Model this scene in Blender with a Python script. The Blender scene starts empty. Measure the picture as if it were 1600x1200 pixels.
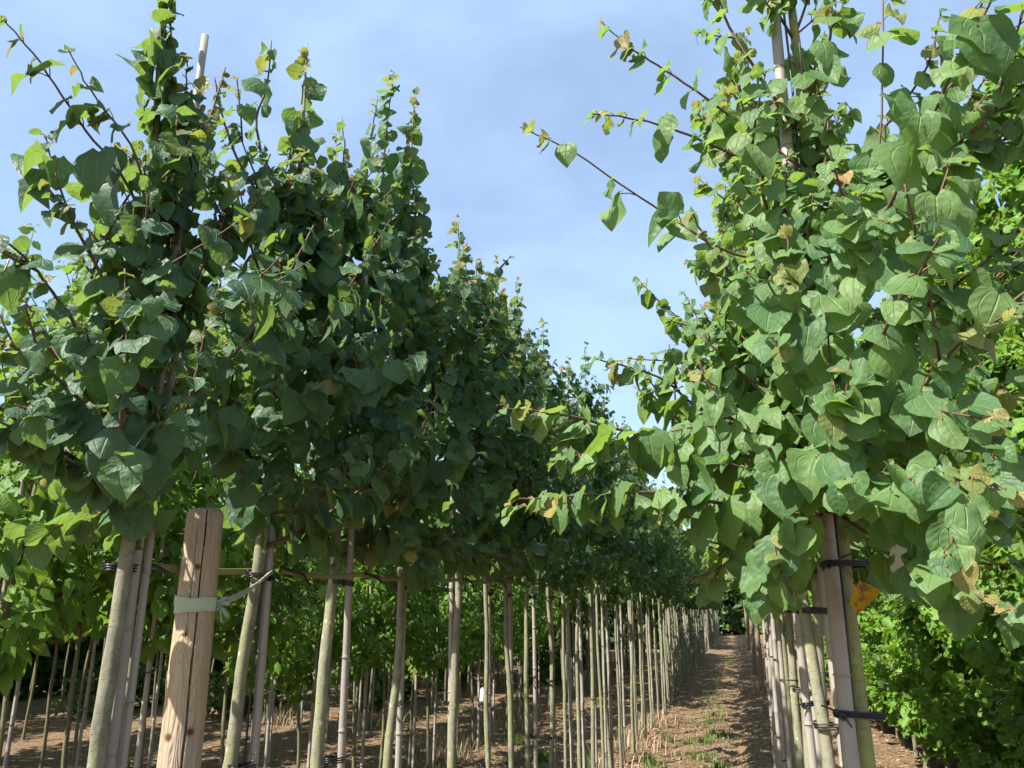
import bpy, math, random
import numpy as np
from mathutils import Vector, Matrix, noise as mn

sc = bpy.context.scene
col = sc.collection
rad = math.radians

# ------------------------------------------------------------------ camera
CAM = Vector((0, 0, 1.5)); PITCH = rad(16.5); YAW = rad(15.6); F = 1200.0
cd = bpy.data.cameras.new('camera'); cam = bpy.data.objects.new('camera', cd); col.objects.link(cam)
cd.sensor_width = 36; cd.lens = 36 * F / 1600; cd.clip_start = 0.05; cd.clip_end = 800
cam.location = CAM; cam.rotation_euler = (rad(90) + PITCH, 0, YAW)
sc.camera = cam
sc.render.resolution_x = 1024; sc.render.resolution_y = 768

# ------------------------------------------------------------------ sky and sun
SUN_EL = rad(47); SUN_BACK = rad(46)
S = Vector((-math.cos(SUN_EL) * math.cos(SUN_BACK), -math.cos(SUN_EL) * math.sin(SUN_BACK), math.sin(SUN_EL)))
w = bpy.data.worlds.new('World'); sc.world = w; w.use_nodes = True
nt = w.node_tree; nt.nodes.clear()
out = nt.nodes.new('ShaderNodeOutputWorld'); bg = nt.nodes.new('ShaderNodeBackground')
sky = nt.nodes.new('ShaderNodeTexSky'); sky.sky_type = 'NISHITA'; sky.sun_disc = False
sky.sun_elevation = SUN_EL; sky.sun_rotation = math.atan2(S.x, S.y) % (2 * math.pi); sky.altitude = 50; sky.air_density = 1.0; sky.dust_density = 0.9; sky.ozone_density = 1.6
tc = nt.nodes.new('ShaderNodeTexCoord'); mp = nt.nodes.new('ShaderNodeMapping'); mp.inputs['Scale'].default_value = (1.0, 1.0, 1.9)
mp.inputs['Rotation'].default_value = (0, 0.35, 0.3)
nz = nt.nodes.new('ShaderNodeTexNoise'); nz.inputs['Scale'].default_value = 2.3; nz.inputs['Detail'].default_value = 7; nz.inputs['Roughness'].default_value = 0.55
nz.inputs['Distortion'].default_value = 0.5
cr = nt.nodes.new('ShaderNodeValToRGB'); cr.color_ramp.elements[0].position = 0.44; cr.color_ramp.elements[1].position = 0.72
cr.color_ramp.elements[0].color = (.22, .22, .22, 1); cr.color_ramp.elements[1].color = (.44, .44, .44, 1)
mx = nt.nodes.new('ShaderNodeMix'); mx.data_type = 'RGBA'; mx.inputs['B'].default_value = (4.9, 6.6, 9.0, 1)
nt.links.new(tc.outputs['Generated'], mp.inputs['Vector']); nt.links.new(mp.outputs[0], nz.inputs['Vector'])
nz2 = nt.nodes.new('ShaderNodeTexNoise'); nz2.inputs['Scale'].default_value = 5.5; nz2.inputs['Detail'].default_value = 9; nz2.inputs['Roughness'].default_value = 0.5; nz2.inputs['Distortion'].default_value = 0.35
nt.links.new(mp.outputs[0], nz2.inputs['Vector'])
ml = nt.nodes.new('ShaderNodeMath'); ml.operation = 'MULTIPLY_ADD'; ml.inputs[1].default_value = .35; nt.links.new(nz2.outputs['Fac'], ml.inputs[0]); ml2 = nt.nodes.new('ShaderNodeMath'); ml2.operation = 'MULTIPLY_ADD'; ml2.inputs[1].default_value = .75; ml2.inputs[2].default_value = -.05
nt.links.new(nz.outputs['Fac'], ml2.inputs[0]); nt.links.new(ml2.outputs[0], ml.inputs[2])
nt.links.new(ml.outputs[0], cr.inputs[0]); nt.links.new(cr.outputs[0], mx.inputs['Factor'])
nt.links.new(sky.outputs[0], mx.inputs['A']); nt.links.new(mx.outputs['Result'], bg.inputs['Color'])
bg.inputs['Strength'].default_value = 0.085
nt.links.new(bg.outputs[0], out.inputs[0])

sl = bpy.data.lights.new('sun', 'SUN'); sun = bpy.data.objects.new('sun', sl); col.objects.link(sun)
sl.energy = 5.0; sl.angle = rad(0.53); sl.color = (1.0, .95, .87)
sun.rotation_euler = S.to_track_quat('Z', 'Y').to_euler()
sc.view_settings.view_transform = 'Standard'; sc.view_settings.look = 'None'; sc.view_settings.exposure = 1.35
sc.cycles.max_bounces = 7; sc.cycles.diffuse_bounces = 3; sc.cycles.glossy_bounces = 2; sc.cycles.transmission_bounces = 4

# ------------------------------------------------------------------ helpers
def at(px, py, r):
    """point seen at photo pixel (px, py) at horizontal range r from the camera"""
    x = (px - 800) / F; y = (600 - py) / F
    up = y * math.cos(PITCH) + math.sin(PITCH); fw = math.cos(PITCH) - y * math.sin(PITCH)
    k = r / math.hypot(fw, x)
    c, s = math.cos(YAW), math.sin(YAW)
    return Vector((CAM.x + k * (x * c - fw * s), CAM.y + k * (fw * c + x * s), CAM.z + k * up))

def tag(o, label=None, cat=None, group=None, kind=None):
    if label: o['label'] = label
    if cat: o['category'] = cat
    if group: o['group'] = group
    if kind: o['kind'] = kind
    return o

def empty(name, loc, rz=0):
    o = bpy.data.objects.new(name, None); col.objects.link(o); o.location = loc; o.rotation_euler = (0, 0, rz)
    o.empty_display_size = .1
    return o

def link(name, me, parent=None, loc=(0, 0, 0)):
    o = bpy.data.objects.new(name, me); col.objects.link(o); o.location = loc
    if parent: o.parent = parent
    return o

class MB:
    def __init__(s): s.v = []; s.f = []; s.m = []
    def tube(s, pts, rads, sides=6, mat=0, cap=True):
        n0 = len(s.v); pts = [Vector(p) for p in pts]; n = len(pts); u = None
        for i, p in enumerate(pts):
            t = (pts[min(i + 1, n - 1)] - pts[max(i - 1, 0)])
            if t.length < 1e-9: t = Vector((0, 0, 1))
            t.normalize()
            if u is None: u = t.orthogonal().normalized()
            u = (u - t * u.dot(t))
            if u.length < 1e-6: u = t.orthogonal()
            u.normalize(); b = t.cross(u); r = rads[i] if hasattr(rads, '__len__') else rads
            for k in range(sides):
                a = 2 * math.pi * k / sides
                s.v.append(p + (u * math.cos(a) + b * math.sin(a)) * r)
        for i in range(n - 1):
            for k in range(sides):
                a = n0 + i * sides + k; b2 = n0 + i * sides + (k + 1) % sides
                s.f.append((a, b2, b2 + sides, a + sides)); s.m.append(mat)
        if cap:
            s.f.append(tuple(n0 + k for k in range(sides))[::-1]); s.m.append(mat)
            s.f.append(tuple(n0 + (n - 1) * sides + k for k in range(sides))); s.m.append(mat)
    def lathe(s, prof, sides, fn=None, mat=0):
        """rings (cx, cy, z, r); fn(angle, z, r) may change the radius"""
        n0 = len(s.v)
        for (cx, cy, z, r) in prof:
            for k in range(sides):
                a = 2 * math.pi * k / sides; rr = fn(a, z, r) if fn else r
                s.v.append(Vector((cx + rr * math.cos(a), cy + rr * math.sin(a), z)))
        for i in range(len(prof) - 1):
            for k in range(sides):
                a = n0 + i * sides + k; b2 = n0 + i * sides + (k + 1) % sides
                s.f.append((a, b2, b2 + sides, a + sides)); s.m.append(mat)
        s.f.append(tuple(n0 + (len(prof) - 1) * sides + k for k in range(sides))); s.m.append(mat)
    def face(s, pts, mat=0):
        n0 = len(s.v); s.v += [Vector(p) for p in pts]; s.f.append(tuple(range(n0, n0 + len(pts)))); s.m.append(mat)
    def mesh(s, name, mats, smooth=True):
        me = bpy.data.meshes.new(name); me.from_pydata([tuple(p) for p in s.v], [], s.f)
        for m in (mats if isinstance(mats, (list, tuple)) else [mats]): me.materials.append(m)
        me.polygons.foreach_set('material_index', s.m)
        me.polygons.foreach_set('use_smooth', [smooth] * len(s.f)); me.update()
        return me
    def build(s, name, mats, parent=None, loc=(0, 0, 0), smooth=True):
        return link(name, s.mesh(name, mats, smooth), parent, loc)

# ------------------------------------------------------------------ materials
class G:
    def __init__(s, name):
        s.m = bpy.data.materials.new(name); s.m.use_nodes = True; s.t = s.m.node_tree; s.t.nodes.clear()
        s.o = s.t.nodes.new('ShaderNodeOutputMaterial')
    def n(s, typ, **kw):
        nd = s.t.nodes.new('ShaderNode' + typ)
        for k, v in kw.items():
            k2 = k.replace('_', ' ')
            if k in nd.inputs: s.put(nd.inputs[k], v)
            elif k2 in nd.inputs: s.put(nd.inputs[k2], v)
            else: setattr(nd, k, v)
        return nd
    def put(s, inp, v):
        if isinstance(v, bpy.types.NodeSocket): s.t.links.new(v, inp)
        elif isinstance(v, bpy.types.Node): s.t.links.new(v.outputs[0], inp)
        else: inp.default_value = v
    def math(s, op, a, b=0.0, clamp=False):
        nd = s.t.nodes.new('ShaderNodeMath'); nd.operation = op; nd.use_clamp = clamp
        s.put(nd.inputs[0], a); s.put(nd.inputs[1], b); return nd.outputs[0]
    def mix(s, fac, a, b, blend='MIX'):
        nd = s.t.nodes.new('ShaderNodeMix'); nd.data_type = 'RGBA'; nd.blend_type = blend
        s.put(nd.inputs['Factor'], fac)
        s.put(nd.inputs['A'], a if not isinstance(a, tuple) else (*a, 1)[:4]); s.put(nd.inputs['B'], b if not isinstance(b, tuple) else (*b, 1)[:4])
        return nd.outputs['Result']
    def ramp(s, fac, stops):
        nd = s.t.nodes.new('ShaderNodeValToRGB'); s.put(nd.inputs[0], fac); e = nd.color_ramp.elements
        while len(e) < len(stops): e.new(.5)
        for i, (p, c) in enumerate(stops):
            e[i].position = p; e[i].color = (*c, 1) if isinstance(c, tuple) else (c, c, c, 1)
        return nd.outputs[0]
    def noise(s, vec, scale, detail=4, rough=.55, dist=0.0):
        nd = s.n('TexNoise', Scale=scale, Detail=detail, Roughness=rough, Distortion=dist)
        if vec is not None: s.put(nd.inputs['Vector'], vec)
        return nd.outputs['Fac']
    def mapped(s, scale, rot=(0, 0, 0)):
        tc = s.n('TexCoord'); mp = s.n('Mapping'); mp.inputs['Scale'].default_value = scale; mp.inputs['Rotation'].default_value = rot
        s.t.links.new(tc.outputs['Object'], mp.inputs[0]); return mp.outputs[0]
    def bump(s, h, strength=.5, dist=.01):
        nd = s.n('Bump', Strength=strength, Distance=dist); s.put(nd.inputs['Height'], h); return nd.outputs[0]
    def surf(s, base, rough=.7, normal=None, spec=.4):
        p = s.t.nodes.new('ShaderNodeBsdfPrincipled'); s.put(p.inputs['Base Color'], base if not isinstance(base, tuple) else (*base, 1))
        s.put(p.inputs['Roughness'], rough); p.inputs['Specular IOR Level'].default_value = spec
        if normal is not None: s.put(p.inputs['Normal'], normal)
        s.t.links.new(p.outputs[0], s.o.inputs[0]); return s.m

def leaf_mat(name, c1, c2, vein, young1, young2, trans, tw=.38, nveins=5.0, slant=1.6, back=(.13, .2, .09)):
    g = G(name)
    at_ = g.n('Attribute', attribute_name='tint'); sp = g.n('SeparateColor'); g.t.links.new(at_.outputs['Color'], sp.inputs[0])
    r, y, d = sp.outputs[0], sp.outputs[1], sp.outputs[2]
    uv = g.n('UVMap'); uv.uv_map = 'leaf'; su = g.n('SeparateXYZ'); g.t.links.new(uv.outputs[0], su.inputs[0])
    a = g.math('ABSOLUTE', g.math('MULTIPLY', g.math('SUBTRACT', su.outputs[0], .5), 2.0))
    t = su.outputs[1]
    mid = g.math('SUBTRACT', 1.0, g.math('MULTIPLY', a, 16.0), clamp=True)
    ph = g.math('SUBTRACT', g.math('MULTIPLY', t, nveins), g.math('MULTIPLY', g.math('POWER', a, 1.4), slant))
    tri = g.math('ABSOLUTE', g.math('SUBTRACT', g.math('FRACT', g.math('ADD', ph, 10.0)), .5))       # .5 on a side vein
    side = g.math('MULTIPLY', g.math('SUBTRACT', tri, .44, clamp=True), 14.0, clamp=True)
    arc = g.math('MULTIPLY', g.math('POWER', g.math('MULTIPLY', t, g.math('SUBTRACT', 1.02, t), clamp=True), .5), 1.15)   # long vein curving from the stalk to the tip
    arcv = g.math('SUBTRACT', 1.0, g.math('MULTIPLY', g.math('ABSOLUTE', g.math('SUBTRACT', a, arc)), 22.0), clamp=True)
    v = g.math('MAXIMUM', g.math('MAXIMUM', mid, g.math('MULTIPLY', arcv, .6)), g.math('MULTIPLY', side, .22))
    tcn = g.n('TexCoord')
    pk = g.noise(tcn.outputs['Object'], 95.0, 2, .5); pk2 = g.noise(tcn.outputs['Object'], 14.0, 3, .6)
    base = g.mix(r, c1, c2)
    base = g.mix(g.math('MULTIPLY', g.math('SUBTRACT', pk2, .35, clamp=True), .9), base, c2)
    base = g.mix(g.math('MULTIPLY', v, .55), base, vein)
    yc = g.mix(r, young1, young2)
    base = g.mix(y, base, yc)
    brown = g.math('MULTIPLY', g.math('MULTIPLY', g.math('SUBTRACT', g.noise(tcn.outputs['Object'], 38.0, 3), g.math('SUBTRACT', .74, g.math('MULTIPLY', d, .13))), 9.0, clamp=True), .85)
    base = g.mix(brown, base, (.16, .085, .035))
    gm = g.n('NewGeometry')
    topc = base
    base = g.mix(g.math('MULTIPLY', gm.outputs['Backfacing'], .55), base, back)
    h = g.math('ADD', g.math('MULTIPLY', g.math('SUBTRACT', .5, tri), .28), g.math('MULTIPLY', pk, .45))
    h = g.math('SUBTRACT', h, g.math('MULTIPLY', arcv, .3))
    h = g.math('SUBTRACT', h, g.math('MULTIPLY', mid, .5))
    nrm = g.bump(h, .6, .006)
    p = g.n('BsdfPrincipled', Roughness=.52); p.inputs['Specular IOR Level'].default_value = .36
    g.put(p.inputs['Base Color'], base); g.put(p.inputs['Normal'], nrm)
    tr = g.n('BsdfTranslucent'); tcx = g.mix(.5, topc, trans); tcx = g.mix(g.math('MULTIPLY', y, .7), tcx, yc)
    g.put(tr.inputs['Color'], tcx); g.put(tr.inputs['Normal'], nrm)
    ms = g.n('MixShader'); ms.inputs[0].default_value = tw
    g.t.links.new(p.outputs[0], ms.inputs[1]); g.t.links.new(tr.outputs[0], ms.inputs[2]); g.t.links.new(ms.outputs[0], g.o.inputs[0])
    return g.m

M = {}
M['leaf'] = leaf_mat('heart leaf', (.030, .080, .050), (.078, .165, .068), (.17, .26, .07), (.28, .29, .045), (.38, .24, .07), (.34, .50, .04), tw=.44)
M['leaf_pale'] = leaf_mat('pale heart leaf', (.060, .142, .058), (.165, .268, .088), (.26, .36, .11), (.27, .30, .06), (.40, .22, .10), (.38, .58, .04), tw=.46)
M['leaf_bg'] = leaf_mat('oval leaf', (.065, .16, .022), (.15, .29, .032), (.26, .38, .07), (.22, .34, .05), (.3, .36, .05), (.32, .50, .03), tw=.40, nveins=7, slant=2.4)
M['leaf_hedge'] = leaf_mat('lobed leaf', (.085, .20, .025), (.155, .30, .035), (.28, .38, .06), (.34, .40, .05), (.42, .36, .05), (.40, .58, .03), tw=.4, nveins=4, slant=1.4)

g = G('petiole'); M['petiole'] = g.surf(g.mix(g.noise(g.mapped((1, 1, 1)), 25, 2), (.24, .07, .035), (.17, .15, .04)), .5)
g = G('twig bark'); M['twig'] = g.surf(g.mix(g.noise(g.mapped((1, 1, 1)), 12, 3), (.05, .03, .022), (.15, .085, .05)), .65)

def bark(name, c1, c2, lich, spot, amt):
    g = G(name); v = g.mapped((1, 1, .55)); n1 = g.noise(v, 9, 5, .6); n2 = g.noise(v, 38, 4, .65); n3 = g.noise(g.mapped((1, 1, 1)), 5, 3)
    b = g.mix(g.ramp(n2, [(.3, 0.0), (.7, 1.0)]), c1, c2)
    b = g.mix(g.ramp(n1, [(.5 - amt, 0.0), (.68 - amt * .5, 1.0)]), b, lich)
    vo = g.n('TexVoronoi', Scale=36.0); g.put(vo.inputs['Vector'], g.mapped((1, 1, .8)))
    sm = g.math('MULTIPLY', g.ramp(vo.outputs['Distance'], [(.12, 1.0), (.28, 0.0)]), g.ramp(n3, [(.48, 0.0), (.62, 1.0)]))
    b = g.mix(sm, b, spot)
    h = g.math('ADD', n2, g.math('MULTIPLY', sm, .5))
    # lenticels: short level lines
    ln = g.noise(g.mapped((70, 70, 260)), 1, 2); h = g.math('ADD', h, g.math('MULTIPLY', g.ramp(ln, [(.62, 0.0), (.7, 1.0)]), .5))
    b = g.mix(g.math('MULTIPLY', g.ramp(ln, [(.62, 0.0), (.72, 1.0)]), .45), b, (.09, .07, .045))
    return g.surf(b, .85, g.bump(h, .7, .004), .25)
M['bark'] = bark('young bark', (.13, .125, .085), (.25, .235, .165), (.21, .22, .10), (.42, .42, .33), .07)
M['bark_green'] = bark('lichened bark', (.155, .148, .105), (.27, .255, .185), (.225, .23, .12), (.50, .50, .42), .10)
M['bark_front'] = bark('front tree bark', (.16, .155, .085), (.27, .265, .15), (.26, .28, .07), (.58, .58, .48), .16)
M['bark_bg'] = bark('background bark', (.12, .105, .07), (.20, .17, .11), (.15, .16, .06), (.3, .3, .2), .05)

g = G('bamboo'); v = g.mapped((1, 1, .06)); n1 = g.noise(v, 90, 4, .6); n2 = g.noise(g.mapped((1, 1, .5)), 7, 4); n3 = g.noise(g.mapped((1, 1, 1)), 55, 3, .7)
b = g.mix(n1, (.20, .172, .138), (.385, .34, .285)); b = g.mix(g.ramp(n2, [(.42, 0.0), (.7, 1.0)]), b, (.27, .25, .22))
b = g.mix(g.math('MULTIPLY', g.ramp(n3, [(.6, 0.0), (.72, 1.0)]), .5), b, (.14, .12, .1))
M['bamboo'] = g.surf(b, .55, g.bump(g.math('ADD', n1, g.math('MULTIPLY', n3, .4)), .35, .002), .35)
g = G('dark bamboo ring'); M['ring'] = g.surf(g.mix(g.noise(g.mapped((1, 1, 1)), 80, 2), (.16, .13, .1), (.3, .26, .2)), .7)
g = G('black rubber'); M['rubber'] = g.surf((.012, .012, .014), g.math('ADD', g.math('MULTIPLY', g.noise(None, 60, 2), .25), .25), None, .5)
g = G('webbing'); wv = g.n('TexWave', Scale=260.0); wv.bands_direction = 'X'; g.put(wv.inputs['Vector'], g.mapped((1, 1, .02)))
M['web'] = g.surf(g.mix(g.noise(g.mapped((1, 1, 1)), 12, 4), (.36, .42, .27), (.52, .56, .42)), .75, g.bump(wv.outputs['Fac'], .5, .002), .2)
g = G('green webbing'); M['web_green'] = g.surf(g.mix(g.noise(g.mapped((1, 1, 1)), 9, 4), (.10, .11, .05), (.26, .27, .13)), .6, None, .3)

g = G('post wood'); vo_ = g.mapped((1, 1, .045)); n1 = g.noise(vo_, 62, 5, .6, 1.2); n2 = g.noise(g.mapped((1, 1, .35)), 5.5, 3, .5, .6)
n0 = g.noise(g.mapped((1, 1, .12)), 20, 2, .4, 2.2)
rings = g.math('ABSOLUTE', g.math('SINE', g.math('MULTIPLY', n0, 46.0)))
b = g.mix(g.ramp(rings, [(.0, 1.0), (.55, 0.0)]), (.47, .325, .175), (.31, .19, .095))
b = g.mix(g.math('MULTIPLY', g.ramp(n1, [(.42, 0.0), (.68, 1.0)]), .7), b, (.50, .375, .225))
b = g.mix(g.math('MULTIPLY', g.ramp(n2, [(.36, 0.0), (.56, 1.0)]), .72), b, (.33, .285, .215))
fine = g.noise(g.mapped((1, 1, .02)), 230, 2)
b = g.mix(g.math('MULTIPLY', g.ramp(fine, [(.5, 0.0), (.7, 1.0)]), .35), b, (.18, .115, .065))
# knots
tc_ = g.n('TexCoord')
kn = None
for (ax, ay, az, kr) in ((.021, -.037, 1.60, .008), (.012, -.043, 1.45, .007), (.002, -.046, 1.235, .010), (.040, -.024, 1.245, .010), (.04, -.022, 1.12, .009)):
    vm = g.t.nodes.new('ShaderNodeVectorMath'); vm.operation = 'DISTANCE'; g.t.links.new(tc_.outputs['Object'], vm.inputs[0]); vm.inputs[1].default_value = (ax, ay, az)
    q = g.math('DIVIDE', vm.outputs['Value'], kr); kn = q if kn is None else g.math('MINIMUM', kn, q)
b = g.mix(g.ramp(kn, [(.55, 1.0), (.8, .35), (1.0, .8), (1.25, 0.0)]), b, (.10, .045, .02))
M['post'] = g.surf(b, .78, g.bump(g.math('ADD', g.math('ADD', n1, fine), rings), .55, .003), .25)
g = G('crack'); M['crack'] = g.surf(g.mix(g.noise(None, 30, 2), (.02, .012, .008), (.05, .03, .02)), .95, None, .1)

g = G('soil'); v = g.mapped((1, 1, 1)); n1 = g.noise(v, .55, 5, .6); n2 = g.noise(v, 6, 6, .65); n3 = g.noise(v, 45, 6, .75); n4 = g.noise(g.mapped((1, .3, 1)), 90, 4, .7)
b = g.mix(g.ramp(n2, [(.3, 0.0), (.7, 1.0)]), (.115, .072, .044), (.245, .160, .095)); b = g.mix(g.ramp(n3, [(.38, 0.0), (.66, 1.0)]), b, (.36, .245, .145))
b = g.mix(g.math('MULTIPLY', g.ramp(n4, [(.56, 0.0), (.7, 1.0)]), .7), b, (.46, .35, .23)); b = g.mix(g.math('MULTIPLY', g.ramp(n3, [(.26, 1.0), (.38, 0.0)]), .8), b, (.045, .028, .02))
b = g.mix(g.math('MULTIPLY', g.ramp(n1, [(.52, 0.0), (.68, 1.0)]), .4), b, (.12, .12, .045))
M['soil'] = g.surf(b, .95, g.bump(g.math('ADD', g.math('MULTIPLY', n2, 2.0), n3), .9, .05), .15)

def tint_mat(name, stops, rough=.8, trans=None):
    g = G(name); a = g.n('Attribute', attribute_name='tint'); sp = g.n('SeparateColor'); g.t.links.new(a.outputs['Color'], sp.inputs[0])
    c = g.ramp(sp.outputs[0], stops)
    if trans is None: return g.surf(c, rough, None, .25)
    p = g.n('BsdfPrincipled', Roughness=rough); g.put(p.inputs['Base Color'], c); tr = g.n('BsdfTranslucent'); g.put(tr.inputs['Color'], c)
    ms = g.n('MixShader'); ms.inputs[0].default_value = trans; g.t.links.new(p.outputs[0], ms.inputs[1]); g.t.links.new(tr.outputs[0], ms.inputs[2]); g.t.links.new(ms.outputs[0], g.o.inputs[0])
    return g.m
M['litter'] = tint_mat('dry litter', [(0, (.10, .05, .03)), (.4, (.24, .13, .07)), (.7, (.38, .26, .15)), (1, (.5, .4, .26))], .85, .15)
M['clod'] = tint_mat('clods', [(0, (.09, .055, .038)), (1, (.28, .19, .13))], .95)
M['grass'] = tint_mat('grass', [(0, (.05, .11, .02)), (.6, (.12, .22, .04)), (1, (.3, .30, .09))], .6, .35)
M['far_leaf'] = tint_mat('far leaves', [(0, (.03, .07, .02)), (.6, (.07, .14, .03)), (1, (.15, .24, .04))], .6, .3)
g = G('tag white'); M['tag'] = g.surf((.75, .75, .72), .5)

# ------------------------------------------------------------------ leaves
def template(kind, hi=True):
    if kind == 'heart':
        T = [0, .07, .18, .34, .52, .70, .86, 1.0] if hi else [0, .2, .5, .8, 1.0]
        tt = [0, .07, .18, .34, .52, .70, .86, .94, 1.0]; ww = [.27, .40, .475, .505, .475, .37, .205, .10, 0]
        U = [-1, -.5, 0, .5, 1] if hi else [-1, 0, 1]
        sh = {-1: -.02, -.5: -.15, 0: 0, .5: -.15, 1: -.02}
        if not hi: sh = {-1: -.10, 0: 0, 1: -.10}
        notch = lambda u, t: sh[u] * (1 - t) ** 5
    elif kind == 'oval':
        T = [0, .12, .3, .5, .7, .88, 1.0] if hi else [0, .25, .6, 1.0]
        tt = [0, .12, .3, .5, .7, .88, 1.0]; ww = [.03, .19, .29, .30, .22, .09, 0]
        U = [-1, -.5, 0, .5, 1] if hi else [-1, 0, 1]
        notch = lambda u, t: 0
    else:                                   # lobed, four-cornered with a shallow cut end
        T = [0, .1, .26, .38, .48, .58, .74, .88, 1.0] if hi else [0, .25, .42, .55, .8, 1.0]
        tt = [0, .1, .26, .38, .48, .58, .74, .88, 1.0]; ww = [.10, .36, .55, .50, .30, .26, .40, .30, .06]
        U = [-1, -.5, 0, .5, 1] if hi else [-1, 0, 1]
        notch = lambda u, t: (.10 * abs(u) if t > .5 else .05 * abs(u)) * (1 if t < 1 else 1.0)
    P = []; UV = []
    for t in T:
        wd = np.interp(t, tt, ww)
        for u in U:
            P.append((u * wd, t + notch(u, t), 0)); UV.append((u * .5 + .5, t))
    nu = len(U); Fc = []
    for i in range(len(T) - 1):
        for k in range(nu - 1):
            Fc.append((i * nu + k, i * nu + k + 1, (i + 1) * nu + k + 1, (i + 1) * nu + k))
    return np.array(P), np.array(UV), np.array(Fc)

def leaves_mesh(name, L, kind, hi, mats, rng, petioles=True, fold=.26):
    """L: list of (base, attach, dir, normal, size, r, g, b) -> one mesh with curled, folded leaves"""
    P, UV, Fc = template(kind, hi); n = len(L); m = len(P)
    at0 = np.array([l[0] for l in L]); pos = np.array([l[1] for l in L]); D = np.array([l[2] for l in L]); N = np.array([l[3] for l in L])
    size = np.array([l[4] for l in L]); tint = np.array([(l[5], l[6], l[7], 1) for l in L])
    D /= np.linalg.norm(D, axis=1, keepdims=True) + 1e-9
    N = N - D * (N * D).sum(1, keepdims=True); N /= np.linalg.norm(N, axis=1, keepdims=True) + 1e-9
    X = np.cross(D, N)
    fo = rng.normal(fold, .24, n); fo = np.where(rng.random(n) < .10, fo + .6, fo); cu = rng.normal(.22, .26, n); tw = rng.normal(0, .28, n); wv = rng.normal(0, .085, n); ph = rng.uniform(0, 6.28, n)
    wd = rng.uniform(.92, 1.24, n); sk = rng.normal(0, .07, n); cup = rng.normal(.3, .35, n)
    x = P[None, :, 0] * wd[:, None]; t = P[None, :, 1] + 0 * x
    ax = np.abs(x)
    z = fo[:, None] * ax - cup[:, None] * ax ** 2 * 1.4 - cu[:, None] * t ** 2 + tw[:, None] * x * t + wv[:, None] * np.sin(t * 9 + ph[:, None] + np.sign(x) * 1.3) * (ax / .45)
    x = x + sk[:, None] * t ** 2
    co = pos[:, None, :] + size[:, None, None] * (x[..., None] * X[:, None, :] + t[..., None] * D[:, None, :] + z[..., None] * N[:, None, :])
    co = co.reshape(-1, 3); faces = (Fc[None] + (np.arange(n) * m)[:, None, None]).reshape(-1, 4)
    uv = np.tile(UV[Fc.reshape(-1)], (n, 1)); ct = np.repeat(tint, m, axis=0); nl = len(faces)
    if petioles:
        mid = (at0 + pos) / 2 + np.array([0, 0, .004]); d = pos - at0; d /= np.linalg.norm(d, axis=1, keepdims=True) + 1e-9
        a1 = np.cross(d, np.array([.3, .2, 1.0])); a1 /= np.linalg.norm(a1, axis=1, keepdims=True) + 1e-9; a2 = np.cross(d, a1)
        rr = (.0011 + size * .006)[:, None]; ring = []
        for c in (at0, mid, pos + d * .003):
            for k in range(3):
                an = 2.094 * k; ring.append(c + rr * (math.cos(an) * a1 + math.sin(an) * a2))
        pc = np.stack(ring, 1).reshape(-1, 3)
        pf = []
        for i in range(2):
            for k in range(3): pf.append((i * 3 + k, i * 3 + (k + 1) % 3, i * 3 + 3 + (k + 1) % 3, i * 3 + 3 + k))
        pf = (np.array(pf)[None] + (len(co) + np.arange(n) * 9)[:, None, None]).reshape(-1, 4)
        co = np.vstack([co, pc]); faces = np.vstack([faces, pf]); uv = np.vstack([uv, np.zeros((len(pf) * 4, 2))]); ct = np.vstack([ct, np.repeat(tint, 9, axis=0)])
    me = bpy.data.meshes.new(name)
    me.vertices.add(len(co)); me.vertices.foreach_set('co', co.ravel())
    nf = len(faces); me.loops.add(nf * 4); me.polygons.add(nf)
    me.polygons.foreach_set('loop_start', np.arange(nf) * 4); me.polygons.foreach_set('loop_total', np.full(nf, 4))
    me.loops.foreach_set('vertex_index', faces.ravel())
    me.update(calc_edges=True)
    me.polygons.foreach_set('use_smooth', np.ones(nf, bool))
    for mm in mats: me.materials.append(mm)
    mi = np.zeros(nf, int); mi[nl:] = 1; me.polygons.foreach_set('material_index', mi)
    ul = me.uv_layers.new(name='leaf'); ul.data.foreach_set('uv', uv.ravel())
    ca = me.color_attributes.new('tint', 'FLOAT_COLOR', 'POINT'); ca.data.foreach_set('color', ct.ravel().astype(np.float32))
    me.validate(); me.update()
    return me

# ------------------------------------------------------------------ growing shoots
def proj(p):
    v = p - CAM; c, s = math.cos(YAW), math.sin(YAW)
    x = v.x * c + v.y * s; f = -v.x * s + v.y * c; u = v.z
    up = u * math.cos(PITCH) - f * math.sin(PITCH); fw = f * math.cos(PITCH) + u * math.sin(PITCH)
    if fw < .05: return None
    return 800 + F * x / fw, 600 - F * up / fw
LT = [(-200, 560), (0, 440), (60, 420), (110, 330), (150, 270), (220, 200), (250, 120), (320, 120), (345, 230), (380, 160), (440, 150), (470, 230), (500, 230), (560, 230), (600, 200), (640, 290), (690, 350), (750, 420), (810, 460), (860, 530), (920, 590), (1000, 700), (1200, 900)]
RL = [(-100, 1075), (0, 1075), (100, 1065), (200, 1060), (350, 1065), (450, 1070), (520, 1060), (580, 1010), (640, 960), (760, 930), (830, 960), (880, 1050), (960, 1160), (1000, 1200)]
def allow_left(p, m):
    q = proj(p)
    return q is None or q[1] > np.interp(q[0], [a for a, b in LT], [b for a, b in LT]) + m
def allow_right(p, m):
    q = proj(p)
    if q is None: return True
    return q[0] > np.interp(q[1], [a for a, b in RL], [b for a, b in RL]) + m and not (q[0] > 1300 + m and q[1] < 150 + (q[0] - 1300) * .12)
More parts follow.
